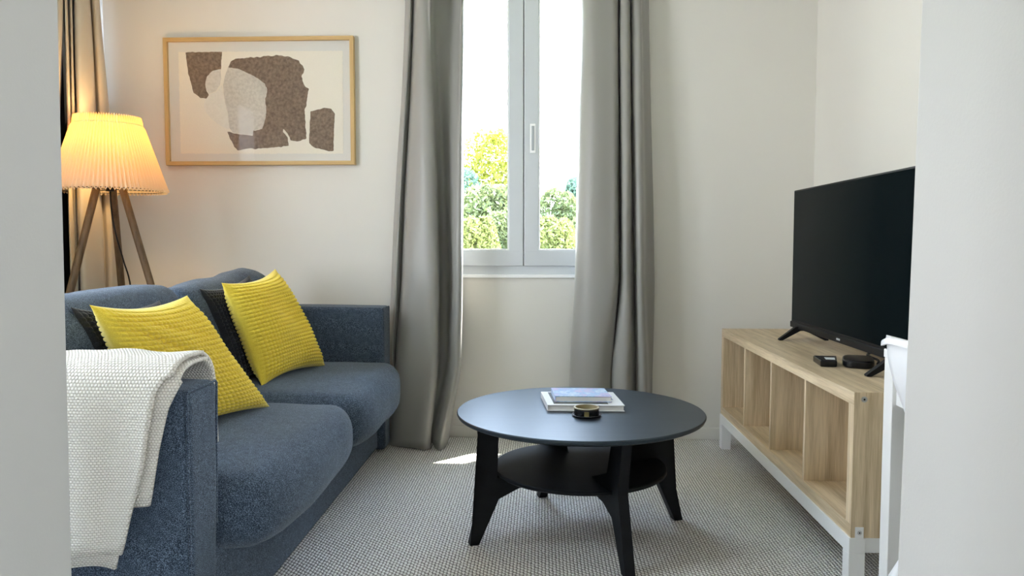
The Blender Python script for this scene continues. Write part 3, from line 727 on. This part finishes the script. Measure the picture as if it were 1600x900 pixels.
MB().box((cx_-.010,cy_-.0445,TH+.006),(cx_+.006,cy_-.041,TH+.022)).build('label_plate', newmat('gold_label', (.25,.2,.08), .4, .6), cd)
adopt(cd)

# ------------------------------------------------------------------ shelving unit
SX0, SX1, SY0, SY1, SZ_0, SZ_1 = .880, 1.270, 2.19, 3.80, .170, .590
su = thing('shelf_unit', 'low pale oak cube shelf unit with four open cells on a white base', 'shelf', (SX0, (SY0+SY1)/2, 0))
T = .038
MB().box((SX0,SY0,SZ_1-T),(SX1,SY1,SZ_1)).build('top_panel', M['oak_y'], su, bevel=.001)
MB().box((SX0,SY0,SZ_0),(SX1,SY1,SZ_0+T)).build('bottom_panel', M['oak_y'], su, bevel=.001)
MB().box((SX0+.0002,SY0,SZ_0+T),(SX1,SY0+T,SZ_1-T)).build('side_panel', M['oak_z'], su, bevel=.001)
MB().box((SX0+.0002,SY1-T,SZ_0+T),(SX1,SY1,SZ_1-T)).build('side_panel', M['oak_z'], su, bevel=.001)
MB().box((SX0+.0005,SY0-.0008,SZ_0+.0005),(SX1-.0005,SY0,SZ_1-.0005)).build('end_face', M['oak_z'], su)
cw = (SY1-SY0-2*T-3*.016)/4
for k in range(3):
    y = SY0+T+cw*(k+1)+.016*k
    MB().box((SX0+.004,y,SZ_0+T),(SX1-.002,y+.016,SZ_1-T)).build('divider', M['oak_z'], su, bevel=.0008)
MB().box((SX1-.003,SY0+T,SZ_0+T),(SX1,SY1-T,SZ_1-T)).build('back_panel', M['oak_z'], su)
L_ = .046
m = MB()
m.box((SX0-.004,SY0-.002,SZ_0-.045),(SX0+.042,SY1,SZ_0-.0004)); m.box((SX1-.042,SY0-.002,SZ_0-.045),(SX1,SY1,SZ_0-.0004))
m.box((SX0+.042,SY0+.004,SZ_0-.045),(SX1-.042,SY0+.044,SZ_0-.0004)); m.box((SX0+.042,SY1-.046,SZ_0-.045),(SX1-.042,SY1,SZ_0-.0004))
m.build('base_frame', M['white'], su, bevel=.0015)
for x in (SX0-.004, SX1-.046):
    for y in (SY0-.002, SY1-.046): MB().box((x,y,0),(x+.046,y+.046,SZ_0-.045)).build('leg', M['white'], su, bevel=.0015)
sy = SY0-.0008
o = MB().box((SX0+.012,sy-.002,SZ_0-.003),(SX0+.036,sy,SZ_0+.032)).build('bracket', M['white'], su, bevel=.0008)
def screw(x, z, r, par, yb):
    k = len(par.children)
    m = MB().prism([(x+r*math.cos(2*PI*i/20), z+r*math.sin(2*PI*i/20)) for i in range(20)], lambda a,b_,t:(a,t,b_), yb-.0016, yb); s = m.build('screw', M['steel'], par)
    m = MB().prism([(x+r*.35*math.cos(2*PI*i/6), z+r*.35*math.sin(2*PI*i/6)) for i in range(6)], lambda a,b_,t:(a,t,b_), yb-.0019, yb-.0016); m.build('socket', M['black'], s)
screw(SX0+.024, SZ_0+.016, .0065, o, sy-.002)
screw(SX0+.028, SZ_1-.020, .0085, su, sy)
adopt(su)

# ------------------------------------------------------------------ television
VX, VY0, VY1, VZ0, VZ1 = 1.105, 2.325, 3.455, .645, 1.240
tv = thing('television', 'large black flat-screen television standing on the oak shelf unit', 'television', (VX, (VY0+VY1)/2, .59))
m = MB().box((VX,VY0,VZ0),(VX+.022,VY1,VZ1)); m.build('casing', M['black'], tv, bevel=.004)
m = MB().hexa([(VX+.021,VY0+.12,VZ0+.03),(VX+.062,VY0+.2,VZ0+.05),(VX+.062,VY1-.2,VZ0+.05),(VX+.021,VY1-.12,VZ0+.03),(VX+.021,VY0+.12,VZ1-.18),(VX+.062,VY0+.2,VZ1-.24),(VX+.062,VY1-.2,VZ1-.24),(VX+.021,VY1-.12,VZ1-.18)]); m.build('rear_housing', M['black'], tv, bevel=.006)
MB().box((VX-.0012,VY0+.008,VZ0+.030),(VX+.001,VY1-.008,VZ1-.007)).build('screen', M['screen'], tv)
MB().box((VX-.006,VY0+.001,VZ0-.006),(VX+.012,VY1-.001,VZ0+.020)).build('lower_bezel', M['black'], tv, bevel=.003)
b = MB()
for k in range(4): b.box((VX-.0072,2.878+k*.009,VZ0+.004),(VX-.0058,2.883+k*.009,VZ0+.011))
b.build('maker_mark', newmat('pale_mark', (.55,.56,.58), .4), tv)
for y in (VY0+.13, VY1-.10):
    m = MB(); bm = None
    zt = VZ0-.001
    out = [(-.090,.5905),(-.075,.5905),(.0,.632),(.022,.632),(.105,.5905),(.120,.5905),(.120,.595),(.045,.650),(-.02,.650),(-.090,.596)]
    bm = bmesh.new(); w0 = .012
    A = [bm.verts.new((VX+.005+a, y-w0, z)) for a, z in out]; B = [bm.verts.new((VX+.005+a, y+w0, z)) for a, z in out]
    f1 = bm.faces.new(A); f2 = bm.faces.new(B[::-1])
    for i in range(len(A)): bm.faces.new((A[i], B[i], B[(i+1) % len(A)], A[(i+1) % len(A)]))
    bmesh.ops.triangulate(bm, faces=[f1, f2]); bmesh.ops.recalc_face_normals(bm, faces=bm.faces)
    me = bpy.data.meshes.new('stand_foot'); bm.to_mesh(me); bm.free(); link('stand_foot', me, M['black'], tv, False, .002)
adopt(tv)
# small boxes in front of the television
def slab(pts, z0, z1, name, mat, parent=None, bevel=.004):
    return MB().hexa([(*p, z0) for p in pts]+[(*p, z1) for p in pts]).build(name, mat, parent, bevel=bevel)
rb = thing('set_top_box', 'small flat black box with a white sticker, left of the router on the shelf unit', 'media box', (.96, 2.85, .59))
z = .5905
a = [tp(1267,553,z+.022), tp(1303,553.5,z+.022), tp(1304,561.5,z+.022), tp(1279,561,z+.022)]
slab(a, z, z+.022, 'box', M['blackgloss'], rb)
a2 = [tp(1284,556,z+.0223), tp(1300,556.5,z+.0223), tp(1301,559.5,z+.0223), tp(1287,559,z+.0223)]
slab(a2, z+.022, z+.0226, 'sticker', newmat('white_sticker', (.85,.85,.85), .4), rb, 0)
adopt(rb)
ro = thing('router', 'black low router box with rounded corners in front of the television', 'router', (1.0, 2.55, .59))
def roundslab(px, py, rx, ry, z0, z1, ang, name, mat, parent):
    cx, cy = tp(px, py, z0); m = MB(); n = 40; pts = []
    for i in range(n):
        t = 2*PI*i/n; e = 3.6; x = rx*abs(math.cos(t))**(2/e)*math.copysign(1, math.cos(t)); y = ry*abs(math.sin(t))**(2/e)*math.copysign(1, math.sin(t))
        pts.append((cx+x*math.cos(ang)-y*math.sin(ang), cy+x*math.sin(ang)+y*math.cos(ang)))
    return m.prism(pts, lambda a,b_,t:(a,b_,t), z0, z1).build(name, mat, parent, bevel=.006)
roundslab(1336, 568.5, .050, .080, z, z+.026, -.35, 'box', M['blackgloss'], ro)
adopt(ro)
def tp3(px, py, z): return (*tp(px, py, z), z)
tag(MB().tube(crom([tp3(1366,566,.60), tp3(1366,560,.606), tp3(1350,552,.603), tp3(1362,547,.6), tp3(1378,553,.60), tp3(1392,560,.60), tp3(1400,556,.60)], 8), .0045, 8).build('power_cable', M['black'], None, True), 'black power cable looping behind the router on the shelf unit', 'cable')

# ------------------------------------------------------------------ desk and chair behind the right jamb
dk = thing('desk', 'white desk whose leg shows at the right jamb', 'desk', (1.08, 1.5, 0))
DX0, DX1, DY0, DY1 = .822, 1.335, 1.04, 1.872
MB().box((DX0-.002,DY0,.738),(DX1,DY1+.002,.758)).build('desktop', M['white'], dk, bevel=.002)
for x in (DX0, DX1-.045):
    for y in (DY0, DY1-.045): MB().box((x,y,0),(x+.045,y+.045,.738)).build('leg', M['whiteleg'], dk, bevel=.0015)
m = MB().box((DX0+.010,DY0+.045,.63),(DX0+.026,DY1-.045,.738)); m.box((DX0+.045,DY1-.060,.63),(DX1-.045,DY1-.012,.738)); m.box((DX0+.045,DY0+.01,.63),(DX1-.045,DY0+.03,.738)); m.build('apron', M['white'], dk)
adopt(dk)
ch = thing('desk_chair', 'white moulded plastic chair tucked at the desk beside the right jamb', 'chair', (1.0, 1.5, 0))
CY0, CY1 = 1.29, 1.755
prof_ = [(.764,.790),(.765,.800),(.772,.803),(.776,.795),(.780,.75),(.795,.69),(.815,.636),(.845,.54),(.875,.475),(.93,.450),(1.05,.445),(1.16,.45),(1.20,.435)]
pp = crom(prof_, 5); vs = []; fs = []; NV = 24
for i, (x, z) in enumerate(pp):
    hgt = max(0, (z-.5)/.3)
    for k in range(NV+1):
        v = 2*k/NV-1; half = (CY1-CY0)/2*(1-.04*(1-hgt))
        y = (CY0+CY1)/2+v*half
        xx = x
        zz = z-(.010*abs(v)**12 if i < 12 else 0)+.01*abs(v)**3*(1-hgt)
        vs.append((xx, y, zz))
for i in range(len(pp)-1):
    for k in range(NV): a = i*(NV+1)+k; fs.append((a, a+1, a+NV+2, a+NV+1))
o = mesh('seat_shell', vs, fs, M['chairplastic'], ch, True); sm = o.modifiers.new('thick', 'SOLIDIFY'); sm.thickness = .006; sm.offset = 0
for (x0, x1) in ((.875, .65), (1.14, 1.20)):
    for (ya, yb_) in ((CY0+.08, CY0+.02), (CY1-.08, CY1-.012)):
        autosmooth(MB().tube([(x0, ya, .446), (x1, yb_, .0)], [.017, .012], 14).build('leg', M['chairplastic'], ch, True))
adopt(ch)

# ------------------------------------------------------------------ trees outside
def m_leaf(name, a, b_):
    m = newmat(name, rough=.6); co = coords(m); lk(m, ramp(m, noisy(m, co, 2.5, 3), [(.3, a), (.7, b_)]), P(m).inputs['Base Color'])
    tr = nd(m, 'ShaderNodeBsdfTranslucent'); tr.inputs[0].default_value = (*b_, 1); mx = nd(m, 'ShaderNodeMixShader'); mx.inputs[0].default_value = .3
    lk(m, P(m).outputs[0], mx.inputs[1]); lk(m, tr.outputs[0], mx.inputs[2]); lk(m, mx.outputs[0], m.node_tree.nodes['Material Output'].inputs[0]); return m
bark = m_wood('bark', 2, (.08,.055,.035), (.18,.13,.09), 6, .9)
ly = m_leaf('yellow_green_leaves', (.13,.15,.012), (.24,.25,.02)); lb_ = m_leaf('blue_green_leaves', (.045,.10,.07), (.09,.16,.11)); lh = m_leaf('hedge_leaves', (.11,.14,.035), (.20,.22,.06)); lg = m_leaf('pale_green_leaves', (.08,.115,.04), (.15,.18,.07))
def tree(name, label, x, y, top, rx, rz, mat, nleaf, seed, cat='tree', group=None, leaf=.055, zb=-3.2):
    r_ = thing(name, label, cat, (x, y, zb), group); rnd = random.Random(seed)
    vs = []; fs = []; zc = top-rz
    blobs = [(x+rnd.uniform(-.55,.55)*rx, y+rnd.uniform(-.5,.5)*rx, zc+rnd.uniform(-.6,.55)*rz, rnd.uniform(.35,.55)) for _ in range(16)]+[(x, y, top-rz*.5, .5)]
    for _ in range(int(nleaf*4)):
        bx_, by_, bz_, br_ = rnd.choice(blobs); d = Vector((rnd.gauss(0,1), rnd.gauss(0,1), rnd.gauss(0,1))).normalized()*rnd.uniform(.75,1.02)**.5
        c = Vector((bx_+d.x*rx*br_, by_+d.y*rx*br_, bz_+d.z*rz*br_))
        if c.z > top: c.z = top-rnd.random()*.2
        a = Vector((rnd.gauss(0,1), rnd.gauss(0,1), rnd.gauss(0,1))).normalized(); b2 = a.cross(Vector((rnd.gauss(0,1), rnd.gauss(0,1), rnd.gauss(0,1)))).normalized(); s = leaf*rnd.uniform(.6,1.3)
        n = len(vs); vs += [c-a*s, c+b2*s*.5, c+a*s, c-b2*s*.5]; fs.append((n,n+1,n+2,n+3))
    mesh('foliage', vs, fs, mat, r_, False)
    t = MB().tube([(x, y, zb), (x+.05, y, (zb+zc)/2), (x, y, zc)], [.16*rx/2, .12*rx/2, .07*rx/2], 10)
    for k in range(5):
        a = k*1.3; t.tube([(x, y, zc-rz*.4), (x+rx*.4*math.cos(a), y+rx*.4*math.sin(a), zc+rz*.3)], [.05*rx/2, .02*rx/2], 6)
    t.build('trunk', bark, r_, True); adopt(r_)
def th(px, py, Y): return ((px-848)*Y/F_PX, CAM_H-(py-378)*Y/F_PX)
GT = 'trees beyond the window'
for px, py, Y, rx, rz, mt, n, lab in (
    (757, 204, 19.0, 1.45, 2.6, ly, 9000, 'tall yellow-green tree at the top of the left pane'),
    (726, 262, 16.6, .90, 1.9, lb_, 7000, 'blue-green tree low in the left pane, behind the bushes'),
    (778, 290, 13.4, .72, 1.3, lg, 6000, 'pale green tree beside the middle stile, in the left pane'),
    (864, 293, 15.0, .66, 1.5, lg, 7000, 'pale green bushy tree in the right pane'),
    (895, 278, 17.6, .42, 1.3, lb_, 3500, 'small blue-green treetop beside the right curtain')):
    x_, z_ = th(px, py, Y); tree('tree', lab, x_, Y, z_, rx, rz, mt, n, int(px), group=GT)
GH = 'hedge bushes beyond the window'
for k, (px, py, Y, lab) in enumerate(((738, 338, 10, 'leafy yellow-green bush along the bottom of the left pane, by the curtain'), (790, 332, 11.4, 'pale green bush low in the left pane, by the middle stile'), (858, 336, 10, 'leafy yellow-green bush along the bottom of the right pane'), (908, 332, 11.4, 'pale green bush low in the right pane, by the right curtain'))):
    x_, z_ = th(px, py, Y); tree('bush', lab, x_, Y, z_, .40, 1.0, lh if k % 2 == 0 else lg, 8000, 20+k, 'bush', GH, .035)
